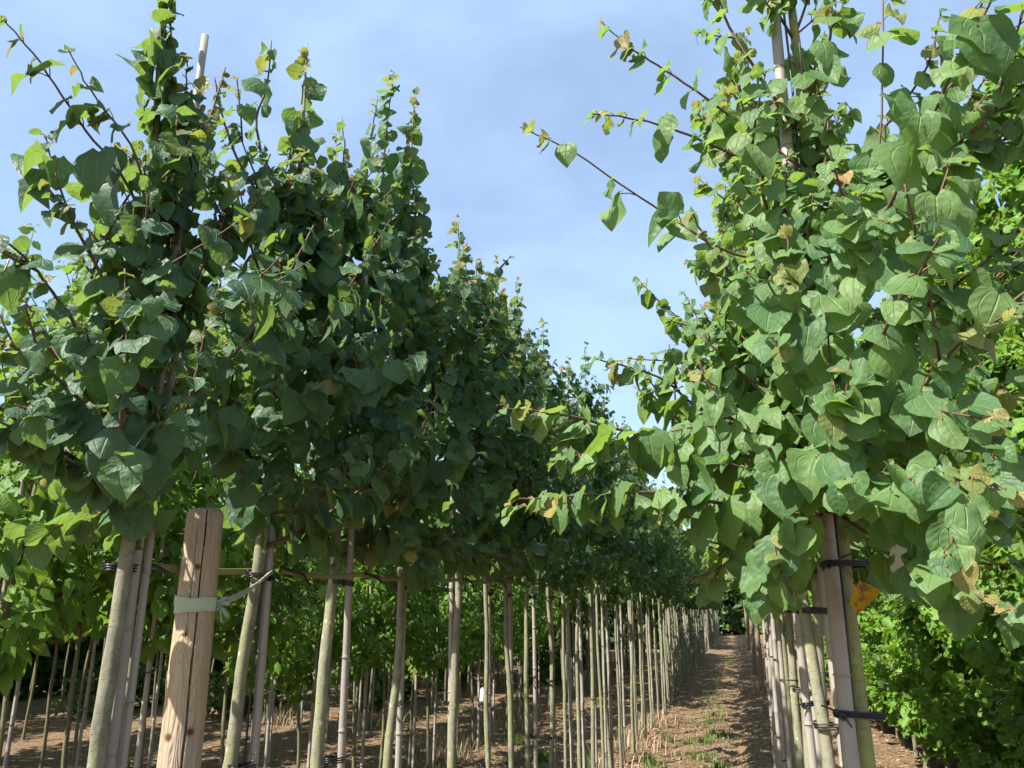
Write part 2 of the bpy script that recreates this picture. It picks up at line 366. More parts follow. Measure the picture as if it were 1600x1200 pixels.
def keepout(p):
    q = proj(p)
    if q is None or (p - CAM).length > 2.9: return False
    if q[1] > 945 and 980 < q[0] < 1195: return True
    if 1222 + q[1] * .05 < q[0] < 1256 + q[1] * .05 and q[1] < 230 and int(p.z * 23) % 5 < 3 and (p - CAM).length < 3: return True
    return 262 < q[0] < 375 and (p - CAM).length < 2.1 and 715 < q[1] < 1210 or (1258 < q[0] < 1372 and q[1] > 775 and (p - CAM).length < 1.9)
def clip(pts, O, allow, m):
    if allow is None: return pts
    for i, p in enumerate(pts):
        if not allow(p + O, m) or (i > 2 and keepout(p + O)): return pts[:i]
    return pts

def rv(R, s=1.0): return Vector((R.gauss(0, s), R.gauss(0, s), R.gauss(0, s)))

def curve(R, p0, d0, length, up=.5, step=.05, wob=.05):
    """a shoot that bends towards the light"""
    pts = [p0.copy()]; d = d0.normalized(); n = max(3, int(length / step)); st = length / n
    for i in range(n):
        d = (d + Vector((0, 0, up * st)) + rv(R, wob)).normalized(); pts.append(pts[-1] + d * st)
    return pts

def put_leaves(R, L, pts, axis, size=.078, gap=.05, start=0.0, tip_young=4, paired=True, young=1.0, droop=.8, keep=1.0, bfac=0.0, skipc=True, origin=(0, 0, 0), face=None, zmin=0):
    acc = 0; tot = sum((pts[i + 1] - pts[i]).length for i in range(len(pts) - 1)); s_next = start + R.uniform(0, gap); flip = R.uniform(0, 3.14)
    O = Vector(origin)
    for i in range(len(pts) - 1):
        seg = pts[i + 1] - pts[i]; l = seg.length
        if l < 1e-6: continue
        t = seg / l
        while s_next <= acc + l:
            p = pts[i] + t * (s_next - acc); rem = (tot - s_next) / gap
            flip += 1.57 + R.gauss(0, .25); q = t.orthogonal().normalized(); q.rotate(Matrix.Rotation(flip, 3, t)) if False else None
            q = Matrix.Rotation(flip, 3, t) @ t.orthogonal().normalized()
            yf = max(0.0, 1 - rem / tip_young) if tip_young else 0
            sz = size * R.uniform(.58, 1.2) * max(.66, min(1, (p + O - CAM).length / 1.75)) * (1 - .68 * yf ** 1.1) * (.85 if rem < tip_young * 1.8 else 1)
            for sg in ((1, -1) if paired else (1,)):
                if R.random() > keep: continue
                side = q * sg
                outw = p - axis; outw.z = 0
                if outw.length < .03: outw = Vector((R.gauss(0, 1), R.gauss(0, 1), 0))
                outw.normalize()
                pd = (side * .8 + t * .5 + outw * .35 + Vector((0, 0, .1)) + rv(R, .25)).normalized()
                b = p + pd * sz * R.uniform(.25, .5)
                if skipc and (b + O - CAM).length < .82: continue
                if b.z < zmin or keepout(b + O): continue
                dd = droop * (1 - .7 * yf) * R.uniform(.7, 1.5)
                d = (pd * .42 + outw * .22 + Vector((0, 0, -dd)) + rv(R, .24)).normalized()
                n = (outw * .95 + Vector((0, 0, .45)) + (S * .30) + side * .2 + rv(R, .36))
                if face is not None: n = n + face * .5
                rc = min(1, max(0, R.gauss(.45, .36))); yc = 0
                if yf > .25 and R.random() < young: yc = min(1, yf * R.uniform(.5, 1.2))
                if R.random() < .004: yc = R.uniform(.3, .8)
                L.append((tuple(p), tuple(b), tuple(d), tuple(n), sz, rc, yc, R.random() ** 2 * (1 - .5 * yf) + bfac))
            s_next += gap * R.uniform(.75, 1.3) * (.6 if rem < tip_young else 1)
        acc += l

def trunk_path(R, H, lean=(0, 0), wob=.006):
    pts = []; x = y = 0.0; vx = vy = 0
    n = int(H / .08)
    for i in range(n + 1):
        z = H * i / n; vx = vx * .8 + R.gauss(0, wob * .35); vy = vy * .8 + R.gauss(0, wob * .35); x += vx; y += vy; x *= .97; y *= .97
        pts.append(Vector((x + lean[0] * z, y + lean[1] * z, z)))
    return pts

def axis_at(tp, z):
    H = tp[-1].z; f = max(0, min(.9999, z / H)) * (len(tp) - 1); i = int(f)
    return tp[i].lerp(tp[i + 1], f - i)

def trunk_mesh(R, tp, r0, mat, sides=14, sub=4):
    """lumpy tapered stem with knots where side shoots were pruned"""
    H = tp[-1].z; knots = [(R.uniform(.1, 1.7), R.uniform(0, 6.28), R.uniform(.002, .007)) for _ in range(22)]
    mb = MB(); prof = []; n = int(1.9 / .022) if sub > 1 else int(1.9 / .09); z = 0; Z = [i * 1.9 / n for i in range(n + 1)] + [1.9 + (H - 1.9) * (i + 1) / 16 for i in range(16)]
    for z in Z:
        c = axis_at(tp, z); r = r0 * (1.06 - .26 * min(z / 1.9, 1)) if z < 1.9 else r0 * .8 * (1 - (z - 1.9) / (H - 1.9)) ** .9 + .0012
        prof.append((c.x, c.y, z, r * (1 + .015 * math.sin(z * 9 + r0 * 900)) + .35 * r0 * math.exp(-z / .05)))
    def fn(a, z, r):
        e = 0
        for (kz, ka, kh) in knots:
            if abs(z - kz) < .05:
                da = (a - ka + math.pi) % (2 * math.pi) - math.pi; q2 = ((z - kz) / .011) ** 2 + (da / .42) ** 2; e += kh * (math.exp(-q2) - .9 * math.exp(-q2 * 7))
        return r + e + r * (.035 * math.sin(2 * a + z * 7 + r0 * 3000) + .05 * mn.noise(Vector((math.cos(a) * 2, math.sin(a) * 2, z * 22 + r0 * 9000))))
    mb.lathe(prof, sides, fn if sub > 1 else None)
    return mb.mesh('trunk', mat)

def grow(seed, H, zc=1.7, R0=.42, nbr=28, size=.078, gap=.052, custom=(), lean=(0, 0), detail=2, r0=.026, base=(0, 0, 0), young=1.0, keep=1.0, elev=(38, 66), droop=.8, subs=(3, 5), allow=None, narrow=.75, pz=1.3, tipy=2, drop=0):
    """returns trunk path, per-branch meshes-to-be (MB list), leaf list, all in the tree's own space"""
    R = random.Random(seed); tp = trunk_path(R, H, lean); L = []; BR = []
    rsd = 5 if detail == 2 else 3
    ztop = H - .45; OB = Vector(base); zm = zc - .10 - drop
    for i in range(nbr):
        f = (i + R.random()) / nbr; z0 = zc - .06 + (ztop - zc) * f ** pz; az = i * 2.39996 + R.gauss(0, .35)
        el = rad(elev[0] + (elev[1] - elev[0]) * f + R.gauss(0, 7)); ln = R0 * (1.5 - narrow * f) * R.uniform(.7, 1.25)
        if i < 4: el = rad(R.uniform(5, 30)); ln *= .8
        a = axis_at(tp, z0); d = Vector((math.cos(az) * math.cos(el), math.sin(az) * math.cos(el), math.sin(el)))
        pts = clip(curve(R, a, d, ln, .9), OB, allow, R.gauss(0, 22)); mb = MB()
        if len(pts) < 4: continue
        rb = .0052 * (1.15 - .5 * f)
        mb.tube(pts, [rb * (1 - .8 * k / len(pts)) + .0008 for k in range(len(pts))], rsd)
        put_leaves(R, L, pts, a, size, gap, .05, origin=base, young=young * (f > .7) * .7, tip_young=tipy, keep=keep, droop=droop, zmin=zm)
        for s in range(R.randint(*subs)):
            k = R.randint(int(len(pts) * .15), len(pts) - 2); t = (pts[k + 1] - pts[k]).normalized()
            q = Matrix.Rotation(R.uniform(0, 6.28), 3, t) @ t.orthogonal().normalized()
            sd = (t * .9 + q * R.uniform(.6, 1.0)).normalized(); sl_ = R.uniform(.14, .36) * (1.1 - .3 * f)
            sp = clip(curve(R, pts[k], sd, sl_, .8), OB, allow, R.gauss(0, 22))
            if len(sp) < 3: continue
            mb.tube(sp, [.0026 * (1 - .75 * j / len(sp)) + .0006 for j in range(len(sp))], rsd if detail == 2 else 3)
            put_leaves(R, L, sp, a, size * .95, gap, .01, origin=base, young=young * (.5 if f > .6 else .08), tip_young=tipy, keep=keep, droop=droop, zmin=zm)
        BR.append(mb)
    # leader
    lp = [p for p in tp if p.z > ztop - .35]
    put_leaves(R, L, lp, lp[0] + Vector((0, 0, 0)), size * .92, .058, 0, origin=base, young=young * .8, tip_young=4, droop=.6)
    # short spur leaves close to the stem
    sp = [p for p in tp if zc - .1 < p.z < ztop]
    put_leaves(R, L, sp, sp[0], size * .9, .035, 0, tip_young=0, origin=base, keep=.8 * keep, droop=droop, zmin=zm)
    for c in custom:
        pts_, opts = c; o = dict(opts); th = o.pop('th', .0042); side = o.pop('side', 0)
        W = [p - Vector(base) for p in pts_]
        # smooth the polyline
        Q = []
        for i in range(len(W) - 1):
            p_1 = W[i - 1] if i else W[0] * 2 - W[1]; p0_, p1_ = W[i], W[i + 1]; p2_ = W[i + 2] if i + 2 < len(W) else W[-1] * 2 - W[-2]
            for k in range(6):
                t = k / 6; Q.append(.5 * ((2 * p0_) + (p1_ - p_1) * t + (2 * p_1 - 5 * p0_ + 4 * p1_ - p2_) * t * t + (3 * p0_ - p_1 - 3 * p1_ + p2_) * t ** 3) + rv(R, .0012))
        Q.append(W[-1]); mb = MB(); mb.tube(Q, [th * (1 - .8 * k / len(Q)) + .0007 for k in range(len(Q))], 6)
        ax = Vector((0, 0, 0)) if not o.pop('selfaxis', 0) else Q[0]
        kw = dict(size=size, gap=gap * 1.05, start=.05, origin=base, young=.5, droop=.95, tip_young=3); kw.update(o)
        put_leaves(R, L, Q, ax, **kw)
        for s in range(side):
            k = R.randint(2, int(len(Q) * .75)); t = (Q[k + 1] - Q[k]).normalized(); q = Matrix.Rotation(R.uniform(0, 6.28), 3, t) @ t.orthogonal().normalized()
            sp = curve(R, Q[k], (t + q * .8).normalized(), R.uniform(.1, .26), .6); mb.tube(sp, [.0022 * (1 - .75 * j / len(sp)) + .0006 for j in range(len(sp))], 5)
            kw2 = dict(kw); kw2['start'] = .01; kw2['young'] = .06; kw2['tip_young'] = 1.5; put_leaves(R, L, sp, ax, **kw2)
        BR.append(mb)
    return tp, BR, L

def near_tree(name, loc, seed, label, cat, group, mats, bark_m, rot=0, r0=.026, **kw):
    root = empty(name, loc, 0); tag(root, label, cat, group)
    tp, BR, L = grow(seed, base=loc, r0=r0, **kw)
    link('trunk', trunk_mesh(random.Random(seed + 7), tp, r0, bark_m, 18), root)
    for mb in BR: mb.build('branch', M['twig'], root)
    rng = np.random.default_rng(seed)
    link('crown', leaves_mesh('crown', L, 'heart', True, mats, rng), root)
    return root, tp

# ------------------------------------------------------------------ bamboo stake with rubber ties
def bamboo_mesh(R, H, r, lean, hi=True):
    mb = MB(); prof = []; z = 0; nodes = []
    zz = R.uniform(.08, .2)
    while zz < H: nodes.append(zz); zz += R.uniform(.2, .3)
    Z = sorted(set([0, H] + [i * .1 for i in range(1, int(H / .1))] + [n + d for n in nodes for d in ((-.012, -.004, 0, .004, .012) if hi else (-.006, 0, .006)) if 0 < n + d < H]))
    for z in Z:
        k = min([abs(z - n) for n in nodes] + [9]); e = .0020 * math.exp(-(k / .0045) ** 2) - (.0012 if .002 < k < .006 else 0)
        prof.append((lean[0] * z + .006 * math.sin(z * 1.7 + r * 999), lean[1] * z + .004 * math.sin(z * 2.3), z, r * (1.08 - .1 * z) + e))
    mb.lathe(prof, 16 if hi else 8)
    if hi:                                    # darker sheath scars: thin rings on the joints
        for n in nodes:
            c = (lean[0] * n + .006 * math.sin(n * 1.7 + r * 999), lean[1] * n + .004 * math.sin(n * 2.3)); rr = r * (1.08 - .1 * n) + .0024
            p = [Vector((c[0] + rr * math.cos(a), c[1] + rr * math.sin(a), n + .001 * math.sin(a))) for a in [2 * math.pi * k / 20 for k in range(21)]]
            mb.tube(p, .0007, 4, 1, False)
    return mb.mesh('cane', [M['bamboo'], M['ring']])

def tie_mesh(R, dx, dy, rb, rt, hi=True, loose=False):
    """wraps round the stake (at 0,0) and the trunk (at dx,dy)"""
    mb = MB(); L_ = math.hypot(dx, dy); ux, uy = dx / L_, dy / L_; base_a = math.atan2(uy, ux); pts = []
    wraps = 3 if hi else 1; tilt = R.uniform(-.12, .12)
    for wv in range(wraps):
        n = 20 if hi else 9
        for k in range(n + 1):
            a = 2 * math.pi * k / n
            c = (dx, dy) if math.cos(a) > 0 else (0, 0); r = (rt if math.cos(a) > 0 else rb) + .0026 + .0005 * wv
            x = c[0] + r * math.cos(a + base_a); y = c[1] + r * math.sin(a + base_a)
            pts.append(Vector((x, y, tilt * (x * ux + y * uy) + (wv - 1) * .0055 + .0012 * math.sin(3 * a + wv) + .005 * k / n)))
    mb.tube(pts, .0024 if hi else .003, 6 if hi else 4)
    if hi:
        a = base_a + math.pi * R.choice([.45, -.5, .62, -.4]); k = Vector((math.cos(a) * (rb + .006), math.sin(a) * (rb + .006), 0))
        if k.x * .0 + k.y > 0: k.y = -abs(k.y)
        kp = [k + Vector((.004 * math.cos(q), -.003, .006 * math.sin(q))) for q in [i * 6.28 / 10 for i in range(11)]]
        mb.tube(kp, .003, 6)
        for sgn in (1, -1):
            l = R.uniform(.02, .06); d = Vector((R.uniform(-.5, .5) + sgn * .7, -.45, R.uniform(-.9, .9))).normalized()
            mb.tube([k, k + d * l * .5, k + d * l + Vector((0, 0, -.006))], [.0028, .0024, .0018], 5)
    return mb.mesh('tie', M['rubber'])

def stake(loc, H, r, off, rt, seed, label, group, lean=(0, 0), zs=None, hi=True, cord=False):
    """off: where the trunk stands as seen from the cane"""
    R = random.Random(seed); root = empty('bamboo_stake', loc); tag(root, label, 'stake', group)
    link('cane', bamboo_mesh(R, H, r, lean, hi), root)
    for z in (zs or [.35, .8, 1.22, 1.58]):
        z2 = z + R.uniform(-.05, .05) if zs is None else z
        o = link('tie', tie_mesh(R, off[0], off[1], r * (1.08 - .1 * z2), rt, hi), root, (lean[0] * z2, lean[1] * z2, z2))
    if cord:
        mb = MB(); s = .35
        pts = [Vector((lean[0] * z + off[0] * s + .003 * math.sin(z * 5), lean[1] * z + off[1] * s - r * .75, z)) for z in [i * .12 for i in range(int(H / .12))]]
        mb.tube(pts, .0032, 5); mb.build('cord', M['rubber'], root)
    return root

def copy_tree(root, loc, rz=0, s=1.0):
    c = root.copy(); col.objects.link(c); c.location = loc; c.rotation_euler = (0, 0, rz); c.scale = (s, s, s)
    for ch in list(root.children):
        d = ch.copy(); col.objects.link(d); d.parent = c
        d.matrix_parent_inverse = ch.matrix_parent_inverse.copy()
    return c

# ------------------------------------------------------------------ ground
R = random.Random(3)
from mathutils import noise as mn
def gz(x, y):
    p = Vector((x, y, 0)); return -.05 * math.exp(-((x + .48) / .5) ** 2) - .03 * math.exp(-((x + .85) / .1) ** 2) - .03 * math.exp(-((x + .12) / .1) ** 2) + .045 * (mn.noise(p * .7)) + .028 * mn.noise(p * 2.3 + Vector((5, 1, 0))) + .014 * mn.noise(p * 8) - .02
def grid(name, xs, ys, mat):
    v = []; f = []
    far = lambda x, y: max(0, 1 - max(0, (math.hypot(x, y) - 70) / 40))
    for y in ys:
        for x in xs: v.append((x, y, gz(x, y) * far(x, y)))
    nx = len(xs)
    for j in range(len(ys) - 1):
        for i in range(nx - 1): f.append((j * nx + i, j * nx + i + 1, (j + 1) * nx + i + 1, (j + 1) * nx + i))
    me = bpy.data.meshes.new(name); me.from_pydata(v, [], f); me.materials.append(mat); me.polygons.foreach_set('use_smooth', [True] * len(f)); return link(name, me)
xs = [-300, -150, -80, -50, -35, -25] + [-20 + i * .5 for i in range(26)] + [-7 + i * .09 for i in range(120)] + [3.8 + i * .5 for i in range(20)] + [15, 20, 30, 50, 100, 300]
ys = [-60, -20, -8] + [-4 + i * .5 for i in range(12)] + [2 + i * .09 for i in range(170)] + [17.3 + i * .3 for i in range(70)] + [39, 42, 46, 52, 60, 80, 120, 300, 500]
tag(grid('ground', xs, ys, M['soil']), kind='structure')

def scatter(name, mat, items, label, cat, kind='stuff'):
    """items: (list of points, tint)"""
    v = []; f = []; c = []
    for pts, t in items:
        n0 = len(v); v += pts; f.append(tuple(range(n0, n0 + len(pts)))); c += [(t, 0, 0, 1)] * len(pts)
    me = bpy.data.meshes.new(name); me.from_pydata(v, [], f); me.materials.append(mat)
    ca = me.color_attributes.new('tint', 'FLOAT_COLOR', 'POINT'); ca.data.foreach_set('color', np.array(c, np.float32).ravel())
    return tag(link(name, me), label, cat, kind=kind)

items = []
for i in range(42000):
    y = 4.0 + R.random() ** 1.7 * 24; x = R.uniform(-.55, .2) * y * 1.0 + R.uniform(-1.5, 1.5) if R.random() < .5 else R.choice([R.gauss(-1.2, .16), R.gauss(-1.25, .3), R.gauss(-3.0, .4), R.gauss(.3, .25), R.gauss(1.6, .4), R.uniform(-1.2, 2)])
    z = gz(x, y) + .006; a = R.uniform(0, 6.28); 
    if R.random() < .5:   # curled fallen leaf
        s = R.uniform(.012, .03); k = R.uniform(.2, .9) * s
        ca_, sa_ = math.cos(a) * s, math.sin(a) * s
        items.append(([(x - ca_, y - sa_, z + k * .3), (x + sa_ * .6, y - ca_ * .6, z), (x + ca_, y + sa_, z + k), (x - sa_ * .6, y + ca_ * .6, z + k * .5)], R.random() * .75))
    else:                 # straw and twig bits
        s = R.uniform(.03, .1); wd = R.uniform(.0015, .0035); ca_, sa_ = math.cos(a), math.sin(a); h = R.uniform(0, .025)
        items.append(([(x, y, z), (x + ca_ * s, y + sa_ * s, z + h), (x + ca_ * s - sa_ * wd, y + sa_ * s + ca_ * wd, z + h), (x - sa_ * wd, y + ca_ * wd, z + .003)], R.uniform(.4, 1)))
scatter('leaf_litter', M['litter'], items, 'brown dry leaves and straw scattered over the soil between the rows', 'leaf litter')

items = []
for i in range(9000):
    y = 5 + R.random() ** 1.7 * 14; x = R.uniform(-.9, .25) * y * .6 + R.gauss(-.4, .8); z = gz(x, y); q = R.uniform(.006, .02) * (1.6 if R.random() < .06 else 1)
    o_ = [Vector((x, y, z)) + Vector(v_) * q * R.uniform(.7, 1.25) for v_ in ((1, 0, .1), (0, 1, .1), (-1, 0, .1), (0, -1, .1))]; tp_ = Vector((x + R.uniform(-.3, .3) * q, y, z + q * .8)); t_ = R.uniform(.15, .6)
    for k in range(4): items.append(([tuple(o_[k]), tuple(o_[(k + 1) % 4]), tuple(tp_)], t_))
scatter('soil_clods', M['clod'], items, 'loose crumbs and clods of dry brown soil on the path', 'clods')
items = []
def tuft(cx, cy, n, rr, h, tl=0, th=.7):
    for i in range(n):
        r = rr * abs(R.gauss(0, .5)); a = R.uniform(0, 6.28); x = cx + r * math.cos(a); y = cy + r * math.sin(a); z = gz(x, y); b = R.uniform(0, 6.28)
        hh = h * R.uniform(.4, 1.2); wd = R.uniform(.0025, .006); l = R.uniform(.2, .8) * hh; dx, dy = math.cos(b), math.sin(b)
        t = R.uniform(tl, th)
        items.append(([(x - dy * wd, y + dx * wd, z), (x + dy * wd, y - dx * wd, z), (x + dx * l * .4 + dy * wd * .7, y + dy * l * .4 - dx * wd * .7, z + hh * .65), (x + dx * l * .4 - dy * wd * .7, y + dy * l * .4 + dx * wd * .7, z + hh * .65)], t))
        items.append(([(x + dx * l * .4 - dy * wd * .7, y + dy * l * .4 + dx * wd * .7, z + hh * .65), (x + dx * l * .4 + dy * wd * .7, y + dy * l * .4 - dx * wd * .7, z + hh * .65), (x + dx * l, y + dy * l, z + hh)], t))
for i in range(60):        # green strip down the middle of the path
    y = 7.5 + R.random() ** 1.3 * 22; tuft(-.45 + R.gauss(0, .16), y, R.randint(12, 60), .26, R.uniform(.02, .07), .2, 1)
for (x, y) in ((-.45, 13.4), (-.5, 12.6), (-.38, 11.2), (-.5, 10.6), (-.42, 9.6), (-.3, 9.0)): tuft(x, y, 130, .34, .09, .1, .9)
for i in range(70):
    y = R.uniform(6, 22); x = R.uniform(-.5, -.08) * y; tuft(x, y, R.randint(15, 60), .15, R.uniform(.04, .13), .1, 1)
for (x, y, n) in ((-1.5, 8.2, 160), (-2.1, 8.6, 160), (-2.6, 9.5, 120), (-1.0, 9.0, 90), (-3.6, 8.8, 120), (-5.2, 6.2, 240), (-1.9, 7.8, 100), (-3.0, 7.6, 100), (-6.0, 7.0, 120)): tuft(x, y, n, .2, .12)
scatter('grass', M['grass'], items, 'thin green grass and weeds growing along the earth path', 'grass')

items = []
for (x, y, n) in ((-3.4, 9.5, 260), (-3.1, 8.6, 200), (-1.25, 9.8, 160), (-1.2, 11.5, 160), (-4.9, 10.5, 200), (.4, 17.2, 220), (-3.0, 11, 200), (-1.3, 8.3, 100), (-6.5, 10.5, 200)): tuft(x, y, n, .45, .2, .65, 1)
scatter('straw', M['litter'], items, 'dry straw coloured dead grass at the feet of the stems', 'straw')

# ------------------------------------------------------------------ left row of heart-leaved trees
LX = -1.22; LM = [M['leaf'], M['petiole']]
LG = 'heart-leaved trees of the left row'; SG = 'bamboo stakes of the left row'
def P(r, *pp): return [at(x, y, r) for x, y in pp]
ords = ['tree left of the wooden post, with long shoots arching out to the left', 'tree just right of the wooden post, first in the row after it', 'second heart-leaved tree right of the wooden post', 'third heart-leaved tree right of the wooden post, the tallest spire',
        'fourth heart-leaved tree right of the wooden post', 'fifth heart-leaved tree right of the wooden post', 'sixth heart-leaved tree right of the wooden post', 'seventh heart-leaved tree right of the wooden post', 'eighth heart-leaved tree right of the wooden post']
T_Y = [1.34, 1.84, 2.32, 2.76, 3.31, 3.85, 4.27, 4.80, 5.30]
T_H = [3.35, 3.30, 3.25, 3.80, 3.45, 3.45, 3.4, 3.7, 3.6]
def stem_px(px, r): p = at(px, 955, r); return p
cust = {
 0: [([at(255, 470, 1.8), at(205, 300, 1.75), at(135, 205, 1.72), at(62, 98, 1.70), at(2, 26, 1.68)], dict(gap=.07, keep=.8, size=.088, tip_young=2.5, th=.0032, start=.2)),
     ([at(240, 420, 1.8), at(212, 245, 1.72), at(150, 155, 1.7), at(104, 72, 1.68)], dict(gap=.06, keep=.8, size=.07, tip_young=4, th=.0026, start=.25)),
     ([at(235, 640, 1.8), at(180, 480, 1.7), at(110, 340, 1.62), at(70, 290, 1.6)], dict(side=3)),
     ([at(230, 700, 1.8), at(150, 560, 1.65), at(70, 440, 1.55), at(5, 370, 1.5)], dict(side=3)),
     ([at(225, 760, 1.8), at(140, 640, 1.6), at(50, 560, 1.5), at(-30, 520, 1.45)], dict(side=3)),
     ([at(220, 800, 1.8), at(130, 740, 1.65), at(40, 680, 1.6), at(-40, 640, 1.6)], dict(side=3)),
     ([at(225, 780, 1.8), at(290, 640, 1.6), at(320, 520, 1.55), at(345, 440, 1.5)], dict(side=3)),
     ([at(265, 330, 1.8), at(270, 180, 1.78), at(268, 80, 1.78), at(266, -10, 1.78)], dict(gap=.05, size=.075, start=.1)),
     ([at(222, 800, 1.8), at(190, 690, 1.5), at(200, 560, 1.45), at(195, 420, 1.45)], dict(side=3)),
     ([at(275, 380, 1.8), at(284, 240, 1.76), at(290, 150, 1.76), at(292, 85, 1.76)], dict(gap=.055, size=.075, start=.05, th=.003)),
     ([at(270, 380, 1.8), at(310, 240, 1.85), at(340, 150, 1.88), at(352, 105, 1.88)], dict(size=.05, tip_young=8))],
 1: [([at(435, 330, 2.2), at(400, 200, 2.18), at(418, 130, 2.15), at(424, 62, 2.12)], dict(size=.08, gap=.06)),
     ([at(440, 360, 2.2), at(372, 250, 2.1), at(345, 170, 2.08), at(335, 120, 2.06)], dict(size=.08, gap=.062, tip_young=4)),
     ([at(440, 600, 2.2), at(420, 470, 1.9), at(390, 380, 1.85), at(375, 300, 1.83)], dict(side=3)),
     ([at(435, 700, 2.2), at(480, 620, 1.95), at(530, 590, 1.85), at(548, 580, 1.83)], dict(side=2))],
 2: [([at(545, 400, 2.6), at(500, 270, 2.5), at(480, 200, 2.5), at(472, 150, 2.5)], dict(size=.08, gap=.062, tip_young=4)),
     ([at(545, 420, 2.6), at(535, 300, 2.55), at(538, 230, 2.5), at(534, 182, 2.5)], dict(size=.075, gap=.065, tip_young=4, keep=.8)),
     ([at(545, 600, 2.6), at(520, 500, 2.3), at(500, 420, 2.2), at(490, 350, 2.2)], dict(side=3))],
 3: [([at(625, 400, 2.95), at(600, 280, 2.9), at(606, 190, 2.88), at(616, 113, 2.86)], dict(size=.085)),
     ([at(625, 420, 2.95), at(575, 300, 2.8), at(580, 220, 2.8), at(590, 150, 2.8)], dict(size=.07)),
     ([at(640, 480, 2.95), at(648, 330, 2.9), at(640, 250, 2.9), at(638, 192, 2.9)], dict(size=.078, gap=.06, tip_young=5)),
     ([at(640, 760, 2.95), at(590, 690, 2.6), at(620, 780, 2.5), at(600, 780, 2.45)], dict(side=1))],
 4: [([at(720, 560, 3.5), at(745, 460, 3.3), at(770, 430, 3.25), at(797, 402, 3.2)], dict(size=.078, gap=.06, tip_young=5)),
     ([at(715, 560, 3.5), at(700, 460, 3.3), at(720, 410, 3.25), at(730, 378, 3.2)], dict(size=.08, gap=.062, tip_young=4))],
 5: [([at(765, 700, 4.0), at(770, 660, 3.5), at(800, 650, 3.3), at(835, 640, 3.2)], dict(size=.06, tip_young=4))],
}
rx = [.055, .052, .052, .05, .05]
for i, (y, H) in enumerate(zip(T_Y, T_H)):
    lab = ords[i] if i else 'dark heart-leaved ' + ords[0]
    if i == 1: lab = 'dark heart-leaved ' + lab
    near_tree('katsura_tree', (LX, y, 0), 100 + i * 13, lab, 'tree', LG, LM, M['bark_green'] if i in (2, 4) else M['bark'],
              H=H, R0=.40 if i < 6 else .38, nbr=[22, 25, 26, 26, 26, 26, 24, 24, 24][i], subs=(2, 4), custom=cust.get(i, ()), r0=[.0180, .0190, .0205, .0170, .0190, .0130, .015, .0145, .015][i], allow=allow_left, zc=1.72, size=[.069, .073, .077, .08, .08, .08, .08, .08, .08][i], lean=(0, 0),
              gap=.05 if i < 6 else .055)
    dx = .012 * ((i * 7) % 3 - 1); SH = [2.95, 2.85, 3.0, 3.0, 2.9, 2.95, 3.0, 2.95, 2.9][i]
    slab = ('pale bamboo stake with a bare tip standing against the ' if i == 0 else 'pale bamboo stake tied to the ') + (ords[i] if i else 'tree left of the wooden post')
    stake((LX + .010, y + .042, 0), SH, (.0115 if i == 0 else .0132 - .0008 * (i % 2)), (-.010, -.042), .0195, 500 + i, slab.replace(', first in the row after it', '').replace(', the tallest spire', ''), SG,
          lean=(-.004, .004), zs=[.30 + .1 * (i % 3), .72 + .07 * (i % 2), 1.18 - .06 * (i % 3), 1.585], cord=(i < 2))
stake((LX + .028, 1.34 + .068, 0), 2.2, .0085, (-.030, -.060), .018, 555, 'thinner second cane behind the bare-tipped stake left of the wooden post', SG, lean=(-.002, .002), zs=[.5])

# variants for the far trees of the row
hold = []
def variant(name, seed, H, mats, kind, bark_m, hi=False, r0=.021, fold=.26, **kw):
    root = empty(name, (0, 0, -50)); tp, BR, L = grow(seed, H, r0=r0, detail=1, base=(40, 400, 0), **kw)
    tm = trunk_mesh(random.Random(seed), tp, r0, bark_m, 9, 1)
    o = link('trunk', tm, root)
    mb = MB()
    for b in BR:
        n0 = len(mb.v); mb.v += b.v; mb.f += [tuple(q + n0 for q in f) for f in b.f]; mb.m += b.m
    tb = mb.build('branches', M['twig'], root)
    link('crown', leaves_mesh('crown', L, kind, hi, mats, np.random.default_rng(seed), petioles=False, fold=fold), root)
    hold.append(root)
    return root
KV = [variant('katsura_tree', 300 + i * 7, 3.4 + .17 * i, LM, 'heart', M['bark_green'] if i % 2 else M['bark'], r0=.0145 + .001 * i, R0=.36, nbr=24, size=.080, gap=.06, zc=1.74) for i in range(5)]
SV = []
for i in range(4):
    SV.append(stake((0, 0, -50), 2.9, .0118 + .0008 * i, (-.01, -.045), .0165, 700 + i, 'x', SG, hi=False)); hold.append(SV[-1])
y = 5.82; n = 0; R = random.Random(9)
while y < 56:
    v = KV[n % 5] if R.random() < .6 else R.choice(KV)
    px_, py_ = LX + R.gauss(0, .025), y
    c = copy_tree(v, (px_, py_, 0), R.uniform(0, 6.28), R.uniform(.94, 1.05)); tag(c, 'slender heart-leaved tree farther down the left row along the path', 'tree', LG)
    s = copy_tree(R.choice(SV), (px_ + R.uniform(0, .03), py_ + .055, 0), R.gauss(0, .2), 1); tag(s, 'pale bamboo stake tied in farther down the left row along the path', 'stake', SG)
    y += .5 * R.uniform(.85, 1.15); n += 1

